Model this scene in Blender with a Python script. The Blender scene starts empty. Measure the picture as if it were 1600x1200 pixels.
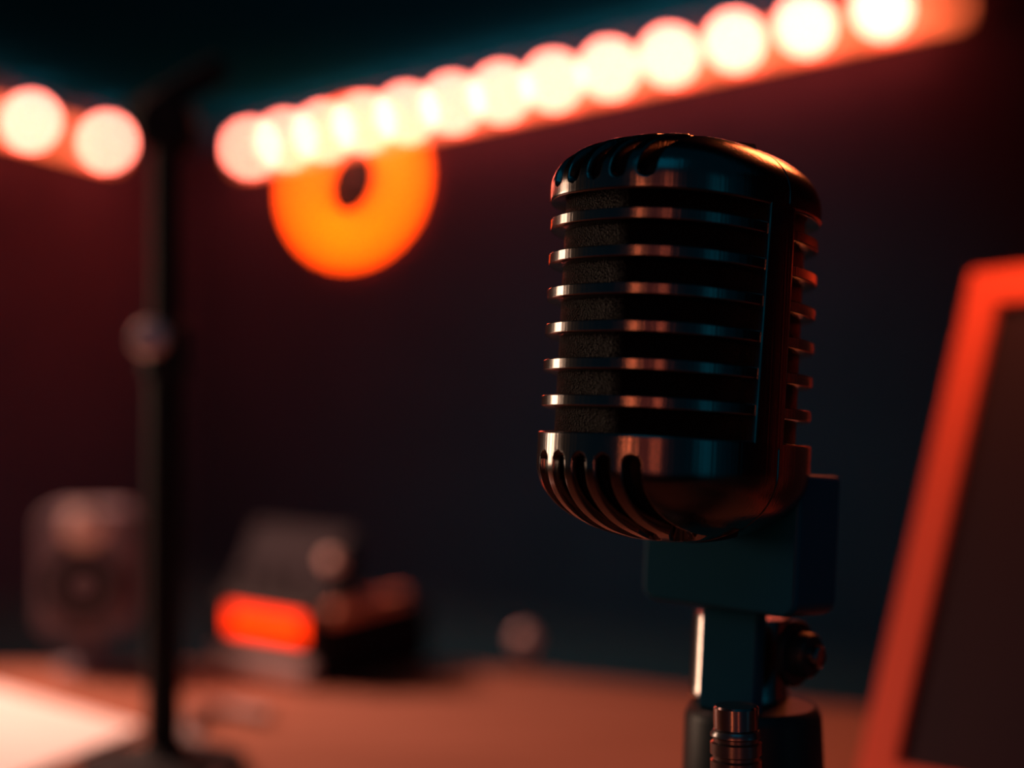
import bpy, bmesh, math, random
from mathutils import Vector, Matrix, Euler
R = math.radians
PI = math.pi
random.seed(7)
sc = bpy.context.scene
COL = sc.collection

# ------------------------------------------------------------------ camera
FPX = 50.0 / 36.0 * 1600.0            # focal length in pixels of the 1600 px frame
CAMZ = 0.90
PITCH = math.atan(50.0 / FPX)
cam = bpy.data.cameras.new('camera')
cam.lens = 50; cam.sensor_width = 36; cam.clip_start = 0.02; cam.clip_end = 60
cam.dof.use_dof = True
cam.dof.focus_distance = 0.345
cam.dof.aperture_fstop = 3.1
camo = bpy.data.objects.new('camera', cam); COL.objects.link(camo)
camo.location = (0, 0, CAMZ); camo.rotation_euler = (PI/2 + PITCH, 0, 0)
sc.camera = camo
sc.view_settings.view_transform = 'Standard'
sc.view_settings.look = 'None'
sc.view_settings.gamma = 1
sc.view_settings.exposure = 0
sc.view_settings.use_curve_mapping = False

def pt(x, y, D):
    """point of the place seen at pixel x, y at depth D along world Y"""
    dx = (x - 800) / FPX; dz = (600 - y) / FPX
    fy = math.cos(PITCH) - dz * math.sin(PITCH)
    fz = math.sin(PITCH) + dz * math.cos(PITCH)
    return Vector((dx / fy * D, D, CAMZ + fz / fy * D))

# ------------------------------------------------------------------ world
w = bpy.data.worlds.new('world'); sc.world = w; w.use_nodes = True
w.node_tree.nodes['Background'].inputs[0].default_value = (0.0, 0.50, 0.86, 1)
w.node_tree.nodes['Background'].inputs[1].default_value = 0.022

def area(name, loc, target, size, color, power, spread=180):
    l = bpy.data.lights.new(name, 'AREA'); l.shape = 'RECTANGLE'
    l.size, l.size_y = size; l.color = color; l.energy = power; l.spread = R(spread)
    o = bpy.data.objects.new(name, l); COL.objects.link(o)
    o.location = loc
    d = Vector(target) - Vector(loc)
    o.rotation_euler = d.to_track_quat('-Z', 'Y').to_euler()
    return o
# warm lamp high on the left, over the desk
area('warm_ceiling_lamp', (-1.00, 1.15, 1.75), (-0.24, 0.76, 0.75), (0.25, 0.25), (1.0, 0.45, 0.33), 1.30, 28)
# small red lamp above the slanted screen
area('red_lamp', (0.175, 0.53, 1.13), (0.215, 0.59, 0.92), (0.05, 0.05), (1.0, 0.22, 0.07), 0.15, 90)
# warm lamp beyond the left end of the desk (rim light on the microphone)
area('warm_left_lamp', (-1.10, 1.00, 1.05), (0.02, 0.38, 0.93), (0.20, 0.40), (1.0, 0.62, 0.42), 0.24, 40)
# added amber light, unseen, giving the dome the rim glow of the bulbs
area('added_amber_rim', (0.55, 1.30, 1.55), (0.05, 0.36, 0.93), (0.30, 0.12), (1.0, 0.17, 0.045), 0.12, 30)
# upright lamps of the room behind the camera (they show as streaks in the metal)
area('upright_tube_orange', (-0.80, -1.23, 1.0), (0.04, 0.36, 0.95), (0.045, 1.3), (1.0, 0.20, 0.075), 0.17, 40)
area('upright_tube_red', (0.17, -1.45, 1.0), (0.04, 0.36, 0.95), (0.035, 1.3), (1.0, 0.16, 0.07), 0.06, 40)
area('wide_red_panel', (-0.35, -1.50, 1.0), (0.04, 0.36, 0.95), (0.50, 1.0), (1.0, 0.12, 0.06), 0.016, 40)
area('upright_tube_blue', (1.50, -0.70, 1.0), (0.04, 0.36, 0.95), (0.30, 1.3), (0.02, 0.5, 0.75), 0.012, 40)
# added cool fill behind the camera, lifting the bracket and microphone front
area('added_cool_fill', (-0.1, -0.7, 2.0), (0.03, 0.4, 0.85), (1.2, 0.8), (0.0, 0.55, 0.9), 0.17, 90)
# added teal light out of view, lifting the dark of the far walls
area('added_teal_lift', (-0.2, 2.4, 2.30), (-0.5, 6.0, 0.0), (0.30, 0.30), (0.0, 1.0, 1.0), 9.5, 90)

# ------------------------------------------------------------------ helpers
def mat(name, color, metal=0.0, rough=0.5, emit=None, strength=0.0, spec=0.5, bump=None, aniso=0.0, coat=0.0):
    m = bpy.data.materials.new(name); m.use_nodes = True
    nt = m.node_tree; b = nt.nodes['Principled BSDF']
    b.inputs['Base Color'].default_value = (*color, 1)
    b.inputs['Metallic'].default_value = metal
    b.inputs['Roughness'].default_value = rough
    b.inputs['Specular IOR Level'].default_value = spec
    b.inputs['Anisotropic'].default_value = aniso
    b.inputs['Coat Weight'].default_value = coat
    if emit:
        b.inputs['Emission Color'].default_value = (*emit, 1)
        b.inputs['Emission Strength'].default_value = strength
    if bump:
        kind, scale, dist, stren = bump
        tc = nt.nodes.new('ShaderNodeTexCoord'); mp = nt.nodes.new('ShaderNodeMapping')
        mp.inputs['Scale'].default_value = scale
        nt.links.new(tc.outputs['Object'], mp.inputs['Vector'])
        if kind == 'noise':
            t = nt.nodes.new('ShaderNodeTexNoise'); t.inputs['Detail'].default_value = 3
            t.inputs['Scale'].default_value = 1; out = t.outputs['Fac']
        else:
            t = nt.nodes.new('ShaderNodeTexVoronoi'); t.inputs['Scale'].default_value = 1
            out = t.outputs['Distance']
        nt.links.new(mp.outputs['Vector'], t.inputs['Vector'])
        bp = nt.nodes.new('ShaderNodeBump'); bp.inputs['Distance'].default_value = dist
        bp.inputs['Strength'].default_value = stren
        nt.links.new(out, bp.inputs['Height']); nt.links.new(bp.outputs['Normal'], b.inputs['Normal'])
    return m

def mottled(name, c1, c2, scale, rough=0.6, metal=0.0, stretch=(1, 1, 1), bumpd=0.0):
    m = mat(name, c1, metal, rough); nt = m.node_tree; b = nt.nodes['Principled BSDF']
    tc = nt.nodes.new('ShaderNodeTexCoord'); mp = nt.nodes.new('ShaderNodeMapping')
    mp.inputs['Scale'].default_value = stretch
    n = nt.nodes.new('ShaderNodeTexNoise'); n.inputs['Scale'].default_value = scale; n.inputs['Detail'].default_value = 6
    r = nt.nodes.new('ShaderNodeValToRGB')
    r.color_ramp.elements[0].color = (*c1, 1); r.color_ramp.elements[1].color = (*c2, 1)
    r.color_ramp.elements[0].position = .35; r.color_ramp.elements[1].position = .65
    b.inputs['Specular IOR Level'].default_value = 0
    nt.links.new(tc.outputs['Object'], mp.inputs['Vector']); nt.links.new(mp.outputs['Vector'], n.inputs['Vector'])
    nt.links.new(n.outputs['Fac'], r.inputs['Fac']); nt.links.new(r.outputs['Color'], b.inputs['Base Color'])
    if bumpd:
        bp = nt.nodes.new('ShaderNodeBump'); bp.inputs['Distance'].default_value = bumpd
        nt.links.new(n.outputs['Fac'], bp.inputs['Height']); nt.links.new(bp.outputs['Normal'], b.inputs['Normal'])
    return m

def link(name, me, mats, parent=None, smooth=True):
    if not isinstance(mats, (list, tuple)): mats = [mats]
    for m in mats: me.materials.append(m)
    if smooth:
        for p in me.polygons: p.use_smooth = True
    o = bpy.data.objects.new(name, me); COL.objects.link(o)
    if parent: o.parent = parent
    return o

def obj(name, bm, m, parent=None, smooth=False, bevel=0.0, seg=3):
    me = bpy.data.meshes.new(name)
    bmesh.ops.recalc_face_normals(bm, faces=bm.faces)
    if smooth:
        for e in bm.edges:
            if len(e.link_faces) == 2 and e.calc_face_angle(0) > R(38): e.smooth = False
    bm.to_mesh(me); bm.free()
    o = link(name, me, m, parent, smooth)
    if bevel:
        md = o.modifiers.new('bevel', 'BEVEL'); md.width = bevel; md.segments = seg
        md.limit_method = 'ANGLE'; md.angle_limit = R(35)
        for p in me.polygons: p.use_smooth = True
        wn = o.modifiers.new('wn', 'WEIGHTED_NORMAL'); wn.keep_sharp = True
    return o

def box(bm, x0, x1, y0, y1, z0, z1):
    vs = [bm.verts.new((x, y, z)) for z in (z0, z1) for y in (y0, y1) for x in (x0, x1)]
    for f in ((0, 1, 3, 2), (4, 6, 7, 5), (0, 4, 5, 1), (2, 3, 7, 6), (0, 2, 6, 4), (1, 5, 7, 3)):
        bm.faces.new([vs[i] for i in f])

def prism(bm, pts, f0, f1):
    """pts: 2D outline, f0 / f1 map a 2D point to 3D ends"""
    a = [bm.verts.new(f0(p)) for p in pts]; b = [bm.verts.new(f1(p)) for p in pts]
    n = len(pts)
    bm.faces.new(a); bm.faces.new(b[::-1])
    for i in range(n):
        bm.faces.new((a[i], b[i], b[(i+1) % n], a[(i+1) % n]))

def lathe(bm, prof, n=48, M=Matrix()):
    """prof: (radius, z) pairs from bottom to top; ends closed"""
    rings = []
    for r, z in prof:
        rings.append([bm.verts.new(M @ Vector((r*math.cos(2*PI*i/n), r*math.sin(2*PI*i/n), z))) for i in range(n)])
    for a, b in zip(rings, rings[1:]):
        for i in range(n):
            bm.faces.new((a[i], a[(i+1) % n], b[(i+1) % n], b[i]))
    bm.faces.new(rings[0][::-1]); bm.faces.new(rings[-1])

def tube(bm, pts, r, n=16):
    pts = [Vector(p) for p in pts]
    rings = []
    up = Vector((0, 0, 1)); 
    for i, p in enumerate(pts):
        t = (pts[min(i+1, len(pts)-1)] - pts[max(i-1, 0)]).normalized()
        if abs(t.dot(up)) > .95: up = Vector((1, 0, 0))
        s = t.cross(up).normalized(); u = s.cross(t).normalized(); up = u
        rr = r[i] if isinstance(r, (list, tuple)) else r
        rings.append([bm.verts.new(p + s*math.cos(2*PI*k/n)*rr + u*math.sin(2*PI*k/n)*rr) for k in range(n)])
    for a, b in zip(rings, rings[1:]):
        for k in range(n): bm.faces.new((a[k], a[(k+1) % n], b[(k+1) % n], b[k]))
    bm.faces.new(rings[0][::-1]); bm.faces.new(rings[-1])

def smoothpath(ctrl, n=12):
    ctrl = [Vector(c) for c in ctrl]; c = [ctrl[0]] + ctrl + [ctrl[-1]]; out = []
    for i in range(1, len(c)-2):
        p0, p1, p2, p3 = c[i-1:i+3]
        for k in range(n):
            t = k/n
            out.append(.5*((2*p1)+(-p0+p2)*t+(2*p0-5*p1+4*p2-p3)*t*t+(-p0+3*p1-3*p2+p3)*t**3))
    out.append(ctrl[-1]); return out

def thing(name, label, cat, loc=(0, 0, 0), rot=None, group=None):
    o = bpy.data.objects.new(name, None); COL.objects.link(o); o.empty_display_size = .02
    o.location = loc
    if rot is not None:
        o.rotation_mode = 'QUATERNION'; o.rotation_quaternion = rot
    o['label'] = label; o['category'] = cat
    if group: o['group'] = group
    return o

def roundrect(x0, x1, y0, y1, r, n=6):
    out = []
    for cx, cy, a0 in ((x1-r, y1-r, 0), (x0+r, y1-r, 90), (x0+r, y0+r, 180), (x1-r, y0+r, 270)):
        for k in range(n+1):
            a = R(a0 + 90*k/n); out.append((cx + r*math.cos(a), cy + r*math.sin(a)))
    return out

# ------------------------------------------------------------------ materials
M_wall = mottled('dark_painted_wall', (.072, .032, .046), (.082, .036, .052), 3.0, .9)
M_ceil = mottled('dark_ceiling_paint', (.0012, .075, .15), (.002, .085, .17), 2.0, .8)
M_floor = mottled('dark_floor', (.03, .05, .06), (.04, .06, .07), 6, .6)
M_desk = mottled('warm_brown_desk_top', (.27, .12, .08), (.31, .14, .095), 9, .55, stretch=(1, 6, 1))
M_steel = mat('brushed_nickel_shell', (.22, .21, .205), 1.0, .20, bump=('noise', (1300, 1300, 6), .00008, .8))
M_slot = mat('slot_shade_black', (.006, .008, .010), 0.0, .7, spec=.2)  # shade of the slots put into the colour of their deep faces
M_mesh = mat('woven_wire_mesh', (.004, .004, .0045), 0.0, .42, spec=.07, bump=('voronoi', (2300, 2300, 2300), .0004, 1.0))
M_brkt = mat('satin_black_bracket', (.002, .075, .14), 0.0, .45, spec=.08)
M_chrome = mat('worn_chrome', (.34, .31, .30), 1.0, .20)
M_black = mat('black_plastic', (.012, .016, .018), 0.0, .45, spec=.3)
M_blackmetal = mat('black_painted_metal', (.006, .020, .026), 0.0, .42, spec=.25)

# ------------------------------------------------------------------ room
def struct(name, bm, m, smooth=False):
    o = obj(name, bm, m, None, smooth); o['kind'] = 'structure'; return o
H = 1.45
SZ = CAMZ + H
def hp(a, b): return Vector((a*H, b*H, 0))
C1 = hp(-1.296, 5.588); E2 = hp(1.045, 3.36)
dirR = (hp(.908, 3.47) - hp(-.976, 5.28)).normalized()
dirL = Vector((-.42, -.91, 0)).normalized()
nR = Vector((-dirR.y, dirR.x, 0));  nR = nR if nR.y > 0 else -nR      # away from camera
nL = Vector((dirL.y, -dirL.x, 0)); nL = nL if nL.x < 0 else -nL
CEIL = SZ + 0.12
def wallslab(name, a, b, n, th=.1, z1=CEIL):
    bm = bmesh.new()
    P = [a, b, b + n*th, a + n*th]
    prism(bm, P, lambda p: (p.x, p.y, 0), lambda p: (p.x, p.y, z1))
    return struct(name, bm, M_wall)
offR = nR*.10; offL = nL*.10
wallslab('wall_back', C1 + offR - dirR*1.1, E2 + offR + dirR*.35, nR)
wallslab('wall_left', C1 + offL - dirL*.9, C1 + offL + dirL*8.6, nL)
rs = E2 + offR + dirR*.35
dRt = Vector((.30, -.95, 0)).normalized()
wallslab('wall_right', rs, rs + dRt*5.2, Vector((.95, .30, 0)))
bm = bmesh.new(); box(bm, -6.2, 3.6, 0.6, 8.9, CEIL, CEIL + .1); struct('ceiling', bm, M_ceil)
bm = bmesh.new(); box(bm, -6.2, 3.6, -2.5, 8.9, -.1, 0); struct('floor', bm, M_floor)

# ------------------------------------------------------------------ LED rails
M_bulb = mat('glowing_amber_bulb', (.9, .5, .3), 0, .3, emit=(1.0, .19, .135), strength=48)
M_bulb2 = mat('glowing_peach_bulb', (.9, .5, .3), 0, .3, emit=(1.0, .20, .145), strength=48)
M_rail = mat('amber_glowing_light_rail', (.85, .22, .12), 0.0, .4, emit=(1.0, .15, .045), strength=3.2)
M_sock = mat('brass_socket', (.6, .35, .2), .9, .35)
def light_rail(label, pos, bulbs, a, b, mb, r=.042):
    d = (b - a).normalized(); nv = Vector((-d.y, d.x, 0)); nv = nv if nv.y > 0 else -nv
    root = thing('light_rail', label, 'string light', (a.x, a.y, SZ), group='rows of glowing bulbs along the ceiling')
    L = (b - a).length
    bm = bmesh.new()
    P = [(0, -.050), (0, .004), (.02, .008), (.02, -.054)]
    prism(bm, P, lambda p: Vector((0, 0, p[1])) + nv*(p[0]+.032), lambda p: d*L + Vector((0, 0, p[1])) + nv*(p[0]+.032))
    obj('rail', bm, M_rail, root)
    bm = bmesh.new()
    box(bm, -.006, .006, -.006, .006, .006, CEIL-SZ)
    hg = obj('hanger', bm, M_sock, root); hg.location = d*.25 + nv*.042
    for k in range(1, int((L-.3)/.6)+1):
        h2 = hg.copy(); COL.objects.link(h2); h2.parent = root; h2.location = d*(.25+.6*k) + nv*.042
    src = None; ssrc = None
    for q in bulbs:
        off = q - a
        if src is None:
            bm = bmesh.new(); bmesh.ops.create_icosphere(bm, subdivisions=3, radius=r)
            src = obj('bulb', bm, mb, root, True)
            bm = bmesh.new(); Mx = Matrix.Rotation(-PI/2, 4, 'X')
            Mx = nv.to_track_quat('Z', 'Y').to_matrix().to_4x4()
            lathe(bm, [(.016, r*.8), (.016, r + .0)], 16, Mx)
            ssrc = obj('socket', bm, M_sock, src, True)
            o, s = src, ssrc
        else:
            o = src.copy(); COL.objects.link(o); s = ssrc.copy(); COL.objects.link(s); s.parent = o
        o.location = (off.x, off.y, 0)
    return root
R0 = hp(.908, 3.47); R12 = hp(-.976, 5.28)
bulbsR = [R0 + (R12 - R0)*(k/12) for k in range(13)]
light_rail('long rail of glowing amber bulbs under the ceiling behind the microphone', None, bulbsR,
           R12 - dirR*.12, E2, M_bulb)
L0 = hp(-1.634, 4.81); L1 = hp(-1.478, 5.17)
bulbsL = [L1 + (L0 - L1)*k for k in range(0, 7)]
light_rail('short rail of peach bulbs under the ceiling left of the pole', None, bulbsL,
           L1 - (L0-L1).normalized()*.10, L1 + (L0-L1)*6.4, M_bulb2, .044)

# ------------------------------------------------------------------ ring lamp on the back wall
ringD = 7.21; c = pt(549, 286, ringD)
M_ring = mat('glowing_orange_tube', (.9, .3, .05), 0, .4, emit=(1.0, .054, .0), strength=14)
fwd = (Vector((0, 0, c.z)) - c); fwd.z = 0; fwd.normalize()
ray = (c - Vector((0, 0, CAMZ))); wp = C1 + offR - nR*.030
tt = (wp - Vector((0, 0, CAMZ))).dot(nR)/ray.dot(nR); c = Vector((0, 0, CAMZ)) + ray*tt
nf = -nR
ringroot = thing('ring_lamp', 'round glowing orange ring lamp hanging on the back wall under the light rail', 'lamp', c, Matrix((dirR, Vector((0, 0, 1)), dirR.cross(Vector((0, 0, 1))))).transposed().to_quaternion())
bm = bmesh.new()
Ro, Ri = .345, .252; WX = 1.31
mr, tr = (Ro+Ri)/2, (Ro-Ri)/2
vs = [[bm.verts.new((WX*(mr+tr*math.cos(2*PI*j/20))*math.cos(2*PI*i/72), (mr+tr*math.cos(2*PI*j/20))*math.sin(2*PI*i/72), tr*.22*math.sin(2*PI*j/20))) for j in range(20)] for i in range(72)]
for i in range(72):
    for j in range(20):
        bm.faces.new((vs[i][j], vs[(i+1) % 72][j], vs[(i+1) % 72][(j+1) % 20], vs[i][(j+1) % 20]))
obj('glowing_ring', bm, M_ring, ringroot, True)
bm = bmesh.new(); lathe(bm, [(.26, -.026), (.30, -.025), (.30, -.018), (.26, -.016)], 64, Matrix.Scale(WX, 4, (1, 0, 0)))
obj('back_plate', bm, M_black, ringroot, True)

# ------------------------------------------------------------------ desk
def dk(x, y):   # a point of the desk top seen at pixel x, y
    p0 = pt(x, y, 1.0); return Vector((p0.x, p0.y, 0)) * (.15 / (CAMZ - p0.z))
DZ = .75
dr = thing('desk', 'warm brown desk top under the microphone and the small devices', 'desk', (0, .5, 0))
e1 = dk(-500, 1052); e2 = dk(690, 1036); e3 = dk(1420, 1112)
out = [Vector((e1.x, e1.y, 0)), Vector((e2.x, e2.y, 0)), Vector((e3.x, e3.y, 0)), Vector((1.0, .60, 0)), Vector((1.0, .12, 0)), Vector((-1.1, .12, 0)), Vector((-1.1, e1.y, 0))]
out = out[1:]
bm = bmesh.new()
prism(bm, out, lambda p: (p.x, p.y-.5, DZ-.03), lambda p: (p.x, p.y-.5, DZ))
obj('desk_top', bm, M_desk, dr, False, .004)
for x, y in ((-1.03, .18), (.93, .18), (-1.03, .76), (.93, .50)):
    bm = bmesh.new(); box(bm, x-.025, x+.025, y-.5-.025, y-.5+.025, 0, DZ-.03)
    obj('leg', bm, M_blackmetal, dr, False, .003)

# ================================================================== THE MICROPHONE
PHI = R(42)
fr = Vector((-math.sin(PHI), -math.cos(PHI), 0)); sd = Vector((math.cos(PHI), -math.sin(PHI), 0))
base = Matrix((fr, sd, Vector((0, 0, 1)))).transposed()
lean = Matrix.Rotation(R(3.1), 3, 'Y') @ Matrix.Rotation(R(-1.5), 3, 'X')
MR = (lean @ base)
MO = pt(1066, 525, .362)
ZB = .098                                 # the empty sits this far under the body's centre
mic = thing('microphone', 'vintage ribbed metal microphone with slotted domed caps on a black swivel bracket', 'microphone',
            MO + MR @ Vector((0, 0, -ZB)), MR.to_quaternion())
A_, B_, N_ = .0391, .0288, 2.35
def outl(th):
    c, s = math.cos(th), math.sin(th)
    x = A_*math.copysign(abs(c)**(2/N_), c); y = B_*math.copysign(abs(s)**(2/N_), s)
    return x, y
def onorm(x, y):
    gx = math.copysign(abs(x/A_)**(N_-1), x)/A_; gy = math.copysign(abs(y/B_)**(N_-1), y)/B_
    l = math.hypot(gx, gy); return gx/l, gy/l
def sstep(a, b, x):
    t = min(1, max(0, (x-a)/(b-a))); return t*t*(3-2*t)
# even arc-length samples of the outline
def outline_samples(n):
    K = 7200; P = [outl(2*PI*i/K) for i in range(K)]
    L = [0]
    for i in range(K):
        x0, y0 = P[i]; x1, y1 = P[(i+1) % K]; L.append(L[-1]+math.hypot(x1-x0, y1-y0))
    res = []; j = 0
    for k in range(n):
        t = L[-1]*k/n
        while L[j+1] < t: j += 1
        f = (t-L[j])/(L[j+1]-L[j]); x0, y0 = P[j]; x1, y1 = P[(j+1) % K]
        res.append((x0+(x1-x0)*f, y0+(y1-y0)*f))
    return res
SLOTS = [k*.0066 for k in (-2, -1, 0, 1, 2)]
HW = .00195

def cap(name, zflat, zedge, z0, h, p, slot_z, slot_s, sgn, ncol=1000):
    """domed cap. zedge: open rim, z0..z0+sgn*h: the dome. slots start at slot_z and run over the dome until scale slot_s"""
    S = outline_samples(ncol)
    prof = []     # (scale, z, extra inset)
    prof += [(1, zedge + sgn*.0008, .0045), (1, zedge + sgn*.0002, .0012), (1, zedge+sgn*.00003, .0006), (1, zedge + sgn*.0001, .00025), (1, zedge + sgn*.0004, .00005), (1, zedge + sgn*.0008, 0)]
    nv = max(6, int(abs(z0-zedge)/.00035))
    for k in range(1, nv+1): prof.append((1, zedge + sgn*.0008 + (z0 - zedge - sgn*.0008)*k/nv, 0))
    nd = 84
    for k in range(1, nd):
        a = PI/2*k/nd
        prof.append((abs(math.cos(a))**(2/p), z0 + sgn*h*math.sin(a)**(2/p), 0))
    # arc length on the front meridian
    ell = [0.0]
    for (s0, za, _), (s1, zb, _) in zip(prof, prof[1:]):
        ell.append(ell[-1] + math.hypot((s1-s0)*A_, zb-za))
    la = lb = None
    for i, (s, z, _) in enumerate(prof):
        if la is None and i > 5 and sgn*(z-slot_z) >= 0: la = ell[i]
        if lb is None and s <= slot_s: lb = ell[i]
    la += HW; lb -= HW
    verts = []; deep = []
    for i, (s, z, ins) in enumerate(prof):
        g = min(1, s/.55)
        # meridian normal (how much of the inward push is vertical)
        s_a, z_a, _ = prof[max(6, i-1)] if i > 6 else (1, zedge, 0); s_b, z_b, _ = prof[min(len(prof)-1, i+1)]
        if i <= 6: nrho, nz = 1.0, 0.0
        else:
            dr_, dz_ = (s_b-s_a)*(A_+B_)/2, z_b-z_a; l = math.hypot(dr_, dz_) or 1
            nrho, nz = abs(dz_)/l, sgn*abs(dr_)/l
        for (x0, y0) in S:
            u = abs(y0)/B_; wgt = 1 - sstep(.62, 1.0, u)
            ky = s + (g - s)*wgt
            y = y0*ky
            q = min(1, abs(y)/(B_*s)) if s > 1e-6 else 0
            if s == 1: x = x0; y = y0
            else: x = math.copysign(A_*s*max(0, 1-q**N_)**(1/N_), x0)
            d = ins
            dp = 0
            if abs(y0) < .019:
                best = 1
                for c_ in SLOTS:
                    dy = abs(y0 - c_)
                    if dy < .006:
                        if ell[i] < la: dd = math.hypot(dy, la-ell[i])
                        elif ell[i] > lb: dd = math.hypot(dy, ell[i]-lb)
                        else: dd = dy
                        best = min(best, dd - HW)
                dp = 1 - sstep(-.00055, .00012, best)
                d += .0052*dp
            # the seam where front and rear shells meet, running over the dome on both sides
            if abs(abs(y0)-B_) < .004 and i > 6:
                dd = abs(x0 + .0015)
                d += .00035*(1 - sstep(.0000, .00032, dd))
            nx, ny = onorm(x0, y0)
            verts.append((x - nx*d*nrho, y - ny*d*nrho, z - nz*d + ZB)); deep.append(dp)
    rows = len(prof)
    faces = []; mi = []
    for i in range(rows-1):
        for j in range(ncol):
            a = i*ncol+j; b = i*ncol+(j+1) % ncol; c = b+ncol; dd_ = a+ncol
            faces.append((a, b, c, dd_) if sgn > 0 else (a, dd_, c, b))
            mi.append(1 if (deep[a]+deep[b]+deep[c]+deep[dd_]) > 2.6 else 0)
    top = len(verts); verts.append((0, 0, z0 + sgn*h + ZB))
    for j in range(ncol):
        a = (rows-1)*ncol+j; b = (rows-1)*ncol+(j+1) % ncol
        faces.append((a, b, top) if sgn > 0 else (b, a, top)); mi.append(0)
    # inner floor closing the open rim
    me = bpy.data.meshes.new(name); me.from_pydata(verts, [], faces)
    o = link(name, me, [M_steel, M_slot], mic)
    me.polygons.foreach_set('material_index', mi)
    return o
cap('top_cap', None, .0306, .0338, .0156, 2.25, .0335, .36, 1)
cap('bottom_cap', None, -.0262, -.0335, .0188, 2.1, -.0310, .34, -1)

def ring_sweep(name, section, m, ncol=300, parent=mic, closed=True):
    S = outline_samples(ncol); verts = []; faces = []
    for d, z in section:
        for x, y in S:
            nx, ny = onorm(x, y); verts.append((x-nx*d, y-ny*d, z+ZB))
    k = len(section)
    for i in range(k if closed else k-1):
        for j in range(ncol):
            a = i*ncol+j; b = i*ncol+(j+1) % ncol; i2 = (i+1) % k
            faces.append((a, b, i2*ncol+(j+1) % ncol, i2*ncol+j))
    me = bpy.data.meshes.new(name); me.from_pydata(verts, [], faces)
    o = link(name, me, m, parent); me.set_sharp_from_angle(angle=R(22)); return o
for k in range(6):
    zt = .0265 - k*.00876
    sec = [(.0050, zt-.0003), (.0016, zt-.0001), (.0010, zt-.0001), (.0006, zt-.0002), (.00045, zt-.0004),
           (.00045, zt-.0026), (.0006, zt-.0028), (.0010, zt-.0030), (.0018, zt-.0032), (.0050, zt-.0035)][::-1]
    ring_sweep('grille_bar', sec, M_steel)
# wire mesh sleeve behind the bars
ring_sweep('wire_mesh', [(.0040, -.031), (.0040, .035), (.0046, .035), (.0046, -.031)], M_mesh, 400)

def band(name, xb, xt, side):
    """upright side band between front and rear windows; xb / xt: its front and rear edge at the bottom and the top"""
    n = 26
    def P(x, d):
        y = side*B_*(1-abs(x/A_)**N_)**(1/N_); nx, ny = onorm(x, y); return x-nx*d, y-ny*d
    def loop(x0, x1):
        l = [P(x0, .0052), P(x0, .0008), P(x0-.00012, .00025)]
        l += [P(x0 + (x1-x0)*k/n, .00002) for k in range(1, n)]
        return l + [P(x1+.00012, .00025), P(x1, .0008), P(x1, .0052)]
    lb, lt = loop(*xb), loop(*xt)
    bm = bmesh.new()
    prism(bm, list(range(len(lb))), lambda i: (*lb[i], -.0275+ZB), lambda i: (*lt[i], .0320+ZB))
    return obj(name, bm, M_steel, mic, True)
for side in (1, -1): band('side_band', (.0090, -.0042), (.0066, -.0050), side)

# bracket (yoke) clasping the rear lower sides
bm = bmesh.new()
def ubr(w, zb, zi, zt, wi, r):
    pts = []
    def arc(cx, cz, r, a0, a1, n=8):
        for k in range(n+1):
            a = R(a0+(a1-a0)*k/n); pts.append((cx+r*math.cos(a), cz+r*math.sin(a)))
    arc(-w+r, zb+r, r, 180, 270); arc(w-r, zb+r, r, 270, 360)
    t = (w-wi)*.42
    arc(w-t, zt-t, t, 0, 90, 6); arc(wi+t, zt-t, t, 90, 180, 6)
    arc(wi-.004, zi+.004, .004, 0, -90, 6); arc(-wi+.004, zi+.004, .004, 270, 180, 6)
    arc(-wi-t, zt-t, t, 0, 90, 6); arc(-w+t, zt-t, t, 90, 180, 6)
    return pts
up = ubr(.0242, -.0700, -.0410, -.0335, .0208, .0040)
prism(bm, up, lambda p: (-.0412, p[0], p[1]+ZB), lambda p: (-.0205, p[0], p[1]+ZB))
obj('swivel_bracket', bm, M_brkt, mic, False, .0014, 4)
# tongue plate hanging from the bracket
bm = bmesh.new(); box(bm, -.0310, -.0262, -.0078, .0098, -.0975+ZB, -.0690+ZB)
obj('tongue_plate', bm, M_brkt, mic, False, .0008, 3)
# chrome barrel behind the plate
bm = bmesh.new()
Mx = Matrix.Translation((-.0450, -.0070, ZB))
lathe(bm, [(.0132, -.0965), (.0137, -.0960), (.0137, -.0938), (.0134, -.0932), (.0134, -.0745), (.0130, -.0735), (.0122, -.0733)], 64, Mx)
obj('pivot_barrel', bm, M_chrome, mic, True)
# clamp bolt on the side: washer, cap and stub
Mb = Matrix.Translation((-.0380, .0138, -.0810+ZB)) @ Matrix.Rotation(R(-90), 4, 'X')
bm = bmesh.new(); lathe(bm, [(.0088, .0), (.0088, .0012), (.0082, .0018), (.0060, .0020), (.0060, .0052), (.0054, .0060), (.0030, .0062)], 40, Mb)
bolt = obj('clamp_bolt', bm, M_blackmetal, mic, True)
bm = bmesh.new(); lathe(bm, [(.0030, .0060), (.0030, .0080), (.0024, .0086), (.0008, .0088)], 28, Mb)
obj('bolt_stub', bm, M_chrome, bolt, True)

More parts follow.
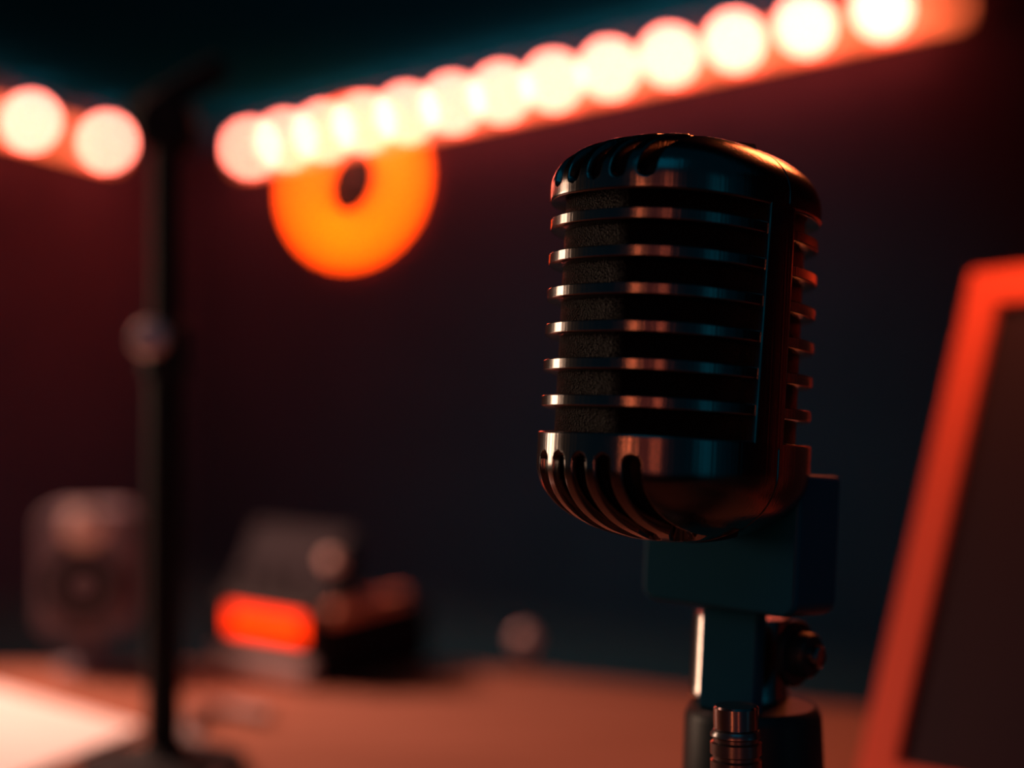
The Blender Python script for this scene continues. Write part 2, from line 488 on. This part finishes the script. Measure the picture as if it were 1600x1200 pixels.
# ------------------------------------------------------------------ plug under the tongue, with its cable
pc = pt(1150, 1105, .356)
plug = thing('cable_plug', 'ridged black cable plug with a chrome collar hanging under the microphone bracket', 'plug', (pc.x, pc.y, pc.z-.06))
bm = bmesh.new(); lathe(bm, [(.0052, .0545), (.0056, .0550), (.0056, .0600), (.0052, .0605)], 40)
obj('collar', bm, M_chrome, plug, True)
bm = bmesh.new(); prof = [(.0046, .0), (.0052, .0005)]
z = .001
while z < .0530:
    k = (z*1000) % 4.4
    prof.append((.0064 if k < 3.2 else .0057, z)); z += .0004
prof += [(.0064, .0535), (.0058, .0545), (.0050, .0548)]
lathe(bm, prof, 48)
obj('ridged_sleeve', bm, mat('ribbed_gunmetal_sleeve', (.20, .19, .19), .9, .28), plug, True)
bm = bmesh.new()
zf = DZ + .0036 - (pc.z - .06)
cp = smoothpath([(0, 0, .002), (0, -.002, -.012), (-.010, -.024, -.030), (-.040, -.060, zf), (-.10, -.12, zf), (-.16, -.14, zf)])
for p in cp: p.z = max(p.z, zf)
tube(bm, cp, .003)
obj('cable', bm, M_black, plug, True)

# ------------------------------------------------------------------ desk stand of the microphone
sp = pt(1176, 1100, .388)
st = thing('microphone_stand', 'black tapered desk stand carrying the vintage microphone', 'microphone stand', (sp.x, sp.y, DZ))
top = sp.z - DZ
bm = bmesh.new(); lathe(bm, [(.020, .018), (.0200, .024), (.0195, top-.030), (.0184, top-.003), (.0176, top-.001), (.0165, top)], 56)
obj('stem', bm, M_blackmetal, st, True)
bm = bmesh.new(); lathe(bm, [(.034, 0), (.036, .001), (.036, .005), (.034, .007), (.024, .010), (.021, .0185)], 64)
obj('round_base', bm, M_blackmetal, st, True)

# ================================================================== background things
# ---- dark upright pole left
pp = pt(258, 600, .60)
pole = thing('pole_stand', 'tall dark microphone stand pole at left with a shiny clamp knob', 'microphone stand', (pp.x, pp.y, DZ))
M_pole = mat('matt_black_tube', (.010, .014, .016), .0, .6, spec=.15)
bm = bmesh.new(); lathe(bm, [(.0074, .008), (.0074, .178)], 32); obj('lower_tube', bm, M_pole, pole, True)
bm = bmesh.new(); lathe(bm, [(.0060, .178), (.0060, .270)], 32); obj('upper_tube', bm, M_pole, pole, True)
bm = bmesh.new(); lathe(bm, [(.0086, .166), (.0096, .168), (.0096, .188), (.0080, .190)], 32); obj('collar', bm, M_blackmetal, pole, True)
bm = bmesh.new(); lathe(bm, [(.030, 0), (.034, .001), (.034, .006), (.012, .0085), (.009, .012)], 40); obj('base', bm, M_pole, pole, True)
kn = pt(236, 532, .592)
bm = bmesh.new()
Mk = Matrix.Translation((kn.x-pp.x, kn.y-pp.y, kn.z-DZ)) @ Matrix.Rotation(R(70), 4, 'X')
lathe(bm, [(.0030, -.010), (.0034, -.002), (.0074, 0), (.0082, .002), (.0074, .005), (.004, .0065)], 28, Mk)
obj('clamp_knob', bm, mat('bright_knob', (.75, .62, .58), 0.5, .5), pole, True)
bm = bmesh.new()
h = pt(262, 196, .60) - pp; h.z += pp.z - DZ
Mh = Matrix.Translation(h) @ Matrix.Rotation(R(90), 4, 'X')
lathe(bm, [(.010, -.010), (.0125, -.008), (.0125, .008), (.010, .010)], 32, Mh)
obj('boom_clutch', bm, M_pole, pole, True)
bm = bmesh.new()
a = pt(205, 186, .60) - pp; b = pt(345, 108, .62) - pp
a.z += pp.z-DZ; b.z += pp.z-DZ
tube(bm, [a, a.lerp(b, .5), b], .0062, 20)
obj('boom_arm', bm, M_pole, pole, True)

# ---- little loudspeaker far left
D_ = .82
s0 = pt(130, 1040, D_)
spk = thing('small_speaker', 'small grey loudspeaker on a short foot at the far left of the desk', 'speaker', (s0.x, s0.y, DZ), Euler((0, 0, R(8))).to_quaternion())
M_spk = mat('grey_speaker_cabinet', (.24, .20, .23), 0, .6, spec=.2)
def zz(y, D): return pt(130, y, D).z - DZ
bm = bmesh.new(); prism(bm, roundrect(-.026, .026, zz(992, D_), zz(795, D_), .010), lambda p: (p[0], -.0, p[1]), lambda p: (p[0], .045, p[1]))
obj('cabinet', bm, M_spk, spk, False, .003)
Mf = lambda z: Matrix.Translation((0, 0, z)) @ Matrix.Rotation(R(90), 4, 'X')
bm = bmesh.new(); lathe(bm, [(.0215, -.001), (.0215, .0016), (.0195, .0024), (.0175, .0005), (.006, -.0004)], 48, Mf(zz(915, D_)))
wf = obj('woofer', bm, mat('black_woofer_cone', (.003, .005, .006), 0, .6, spec=.05), spk, True)
bm = bmesh.new(); bmesh.ops.create_uvsphere(bm, u_segments=24, v_segments=12, radius=.006, matrix=Mf(zz(915, D_)) @ Matrix.Scale(.4, 4, (0, 0, 1)))
obj('dust_cap', bm, M_black, wf, True)
bm = bmesh.new(); lathe(bm, [(.0120, -.001), (.0120, .0018), (.0105, .0026), (.009, .0040), (.005, .0060), (.001, .0064)], 40, Mf(zz(822, D_)))
obj('tweeter', bm, mat('pale_metal_dome', (.85, .68, .60), .0, .5), spk, True)
bm = bmesh.new(); lathe(bm, [(.018, 0), (.019, .001), (.019, .003), (.007, .005), (.005, .008), (.005, zz(990, D_))], 32, Matrix.Translation((0, .02, 0)))
obj('foot', bm, M_spk, spk, True)

# ---- wedge shaped device with a red display
fl = dk(338, 1046); frt = dk(496, 1078)
ux = (frt - fl); Wd = ux.length; ux.normalize(); uy = Vector((-ux.y, ux.x, 0))
rotz = math.atan2(ux.y, ux.x)
dev = thing('audio_device', 'wedge shaped grey audio device with a glowing red display on its front', 'device', (fl.x, fl.y, DZ), Euler((0, 0, rotz)).to_quaternion())
M_dev = mat('dark_grey_device_panel', (.032, .032, .040), 0, .6, spec=.1)
M_devd = mat('black_device_side', (.012, .013, .016), 0, .7, spec=.08)
hF, hB, dB = .044, .086, .030
bm = bmesh.new()
P = [(0, .003), (0, hF), (.008, hF+.003), (dB, hB), (dB, .003)]
prism(bm, P, lambda p: (.0, p[0], p[1]), lambda p: (Wd, p[0], p[1]))
body = obj('case', bm, M_devd, dev, False, .002)
bm = bmesh.new()       # sloping top panel
sl = (hB - hF - .003)/(dB-.008)
prism(bm, [(.010, hF+.0036), (dB-.004, hB-.002), (dB-.004, hB), (.010, hF+.0058)], lambda p: (.004, p[0], p[1]), lambda p: (Wd-.004, p[0], p[1]))
panel = obj('sloping_panel', bm, M_dev, dev, False, .0008)
bm = bmesh.new(); box(bm, .006, Wd-.004, -.0022, .001, .022, .043); obj('display_bezel', bm, M_black, dev, False, .001)
M_disp = mat('glowing_red_display', (.3, .01, .01), 0, .4, emit=(1.0, .028, .0), strength=3.4)
bm = bmesh.new(); box(bm, .016, Wd-.010, -.0030, -.0018, .025, .039); obj('red_display', bm, M_disp, dev)
bm = bmesh.new(); box(bm, .002, Wd-.002, -.0060, .004, .003, .0145); obj('front_ledge', bm, mat('grey_plastic_ledge', (.38, .32, .32), 0, .5), dev, False, .002)
ny_ = Vector((0, -sl, 1)).normalized()
def knob(x, t, r, hgt, m, nm='knob'):
    y = .010 + t*(dB-.014); z = hF+.0058 + sl*(y-.010)
    Mq = Matrix.Translation((x, y, z)) @ ny_.to_track_quat('Z', 'Y').to_matrix().to_4x4()
    bm = bmesh.new(); lathe(bm, [(r, -.001), (r*1.05, hgt*.2), (r*.85, hgt*.8), (r*.7, hgt), (r*.2, hgt)], 28, Mq)
    return obj(nm, bm, m, dev, True)
M_knob = mat('pale_knob', (.95, .66, .56), 0.0, .4)
knob(Wd*.92, .60, .0052, .008, M_knob)
for i in range(3): knob(Wd*(.18+.2*i), .30, .0030, .006, M_dev, 'dial')
# orange lit side rail along the right edge of the wedge
bm = bmesh.new()
box(bm, .004, Wd-.004, dB-.001, .090, .003, .040)
obj('rear_housing', bm, M_devd, dev, False, .003)
bm = bmesh.new()
prism(bm, [(.006, hF-.008), (.006, hF+.001), (.062, hF+.006), (.062, hF-.002)], lambda p: (Wd-.001, p[0], p[1]), lambda p: (Wd+.007, p[0], p[1]))
obj('side_handle', bm, mat('copper_coloured_handle', (.95, .36, .22), .1, .4), dev, False, .002)

# ---- small round-headed post right of the device
q = dk(820, 1048)
post = thing('round_headed_post', 'tiny round metal knob on a short post standing on the desk in the middle', 'knob', (q.x, q.y, DZ))
hz = pt(820, 1000, q.y).z - DZ
bm = bmesh.new(); lathe(bm, [(.009, 0), (.009, .002), (.0022, .004), (.0022, hz-.004)], 24); obj('stem', bm, M_black, post, True)
bm = bmesh.new(); bmesh.ops.create_uvsphere(bm, u_segments=24, v_segments=16, radius=.0075, matrix=Matrix.Translation((0, 0, hz)))
obj('round_head', bm, mat('satin_metal_head', (.75, .60, .58), .2, .45), post, True)

# ---- bright sheet on the desk, lower left
c0 = dk(222, 1146); c1 = dk(-20, 1078); c2 = dk(-60, 1262)
pz = .012
bm = bmesh.new()
c3 = c1 + (c2 - c0)
pts_ = [c0, c1, c3, c2]
o_ = c0
for k in range(1): prism(bm, pts_, lambda p: (p.x-o_.x, p.y-o_.y, .0002), lambda p: (p.x-o_.x, p.y-o_.y, .0035))
pad = obj('paper_pad', bm, mat('white_paper', (.95, .90, .86), 0, .7), None, False, .0006)
pad.location = (o_.x, o_.y, DZ)
pad['label'] = 'bright white paper pad lying on the desk at the lower left'; pad['category'] = 'paper'

# ---- cable lying beside the pole's base
cb = [dk(x, y) for x, y in ((420, 1130), (335, 1120), (290, 1150), (325, 1188), (335, 1240), (250, 1280))]
bm = bmesh.new(); tube(bm, smoothpath([(p.x, p.y, DZ+.0034) for p in cb]), .003, 12)
cbo = obj('cable', bm, mat('grey_cable_sheath', (.16, .13, .13), 0, .5), None, True)
cbo['label'] = 'dark cable curling on the desk right of the pole base'; cbo['category'] = 'cable'

# ---- slanted framed screen at the right edge
T = pt(1518, 424, .60); Bt = pt(1330, 1240, .535)
v = (Bt - T); v = v * ((T.z - DZ - .0080)/(T.z - Bt.z)); Lv = v.length; v.normalize()
best = None
for ky in [i*.02-2 for i in range(200)]:
    # u = (1, ky, m), perpendicular to v
    m_ = -(v.x + ky*v.y)/v.z
    E = T + Vector((1, ky, m_))*.03
    # project E
    rel = E - Vector((0, 0, CAMZ)); f_ = Vector((0, math.cos(PITCH), math.sin(PITCH))); up_ = Vector((0, -math.sin(PITCH), math.cos(PITCH)))
    X = 800 + FPX*rel.x/rel.dot(f_); Y = 600 - FPX*rel.dot(up_)/rel.dot(f_)
    err = abs((Y-424)/(X-1518) - (-.12)) if X > 1525 and rel.dot(f_) > 0 else 9
    if best is None or err < best[0]: best = (err, ky, m_)
u = Vector((1, best[1], best[2])).normalized()
nn = u.cross(-v).normalized()      # towards the viewer's side
if nn.y > 0: nn = -nn
print('panel u', u, 'v', v, 'n', nn, best)
org = T + v*Lv
Rm = Matrix((u, -nn, -v)).transposed()
scr = thing('display_screen', 'dark slanted screen with a wide red lit frame at the right edge', 'screen', org, Rm.to_quaternion())
Wp = .19; fw = .0150
M_frame = mat('red_painted_frame', (.90, .14, .075), 0, .55, spec=.2)
bm = bmesh.new()
o4 = [(0, 0), (Wp, 0), (Wp, Lv), (0, Lv)]; i4 = [(fw, fw), (Wp-fw, fw), (Wp-fw, Lv-fw*1.1), (fw, Lv-fw*1.1)]
y0_, y1_ = 0.0, .010
for k in range(4):
    a, b, c_, d_ = o4[k], o4[(k+1) % 4], i4[(k+1) % 4], i4[k]
    vv = [bm.verts.new((p[0], y, p[1])) for y in (y0_, y1_) for p in (a, b, c_, d_)]
    for f in ((0, 1, 2, 3), (7, 6, 5, 4), (0, 4, 5, 1), (1, 5, 6, 2), (2, 6, 7, 3), (3, 7, 4, 0)): bm.faces.new([vv[t] for t in f])
bmesh.ops.remove_doubles(bm, verts=bm.verts, dist=1e-5)
obj('frame', bm, M_frame, scr)
bm = bmesh.new(); box(bm, fw*.9, Wp-fw*.9, .003, .0095, fw*.9, Lv-fw)
obj('screen_panel', bm, mat('dark_screen_glass', (.03, .02, .03), 0, .6, spec=.1), scr)
# prop strut behind the screen
pa = org + u*(Wp/2) - nn*.0105 - v*.15
hd = Vector((-nn.x, -nn.y, 0)).normalized()
pb = Vector((pa.x, pa.y, DZ + .0045)) + hd*.075
Ri_ = Rm.transposed()
bm = bmesh.new(); tube(bm, [Ri_ @ (pa - org), Ri_ @ ((pa+pb)/2 - org), Ri_ @ (pb - org)], .004, 16)
obj('prop_strut', bm, M_blackmetal, scr, True)
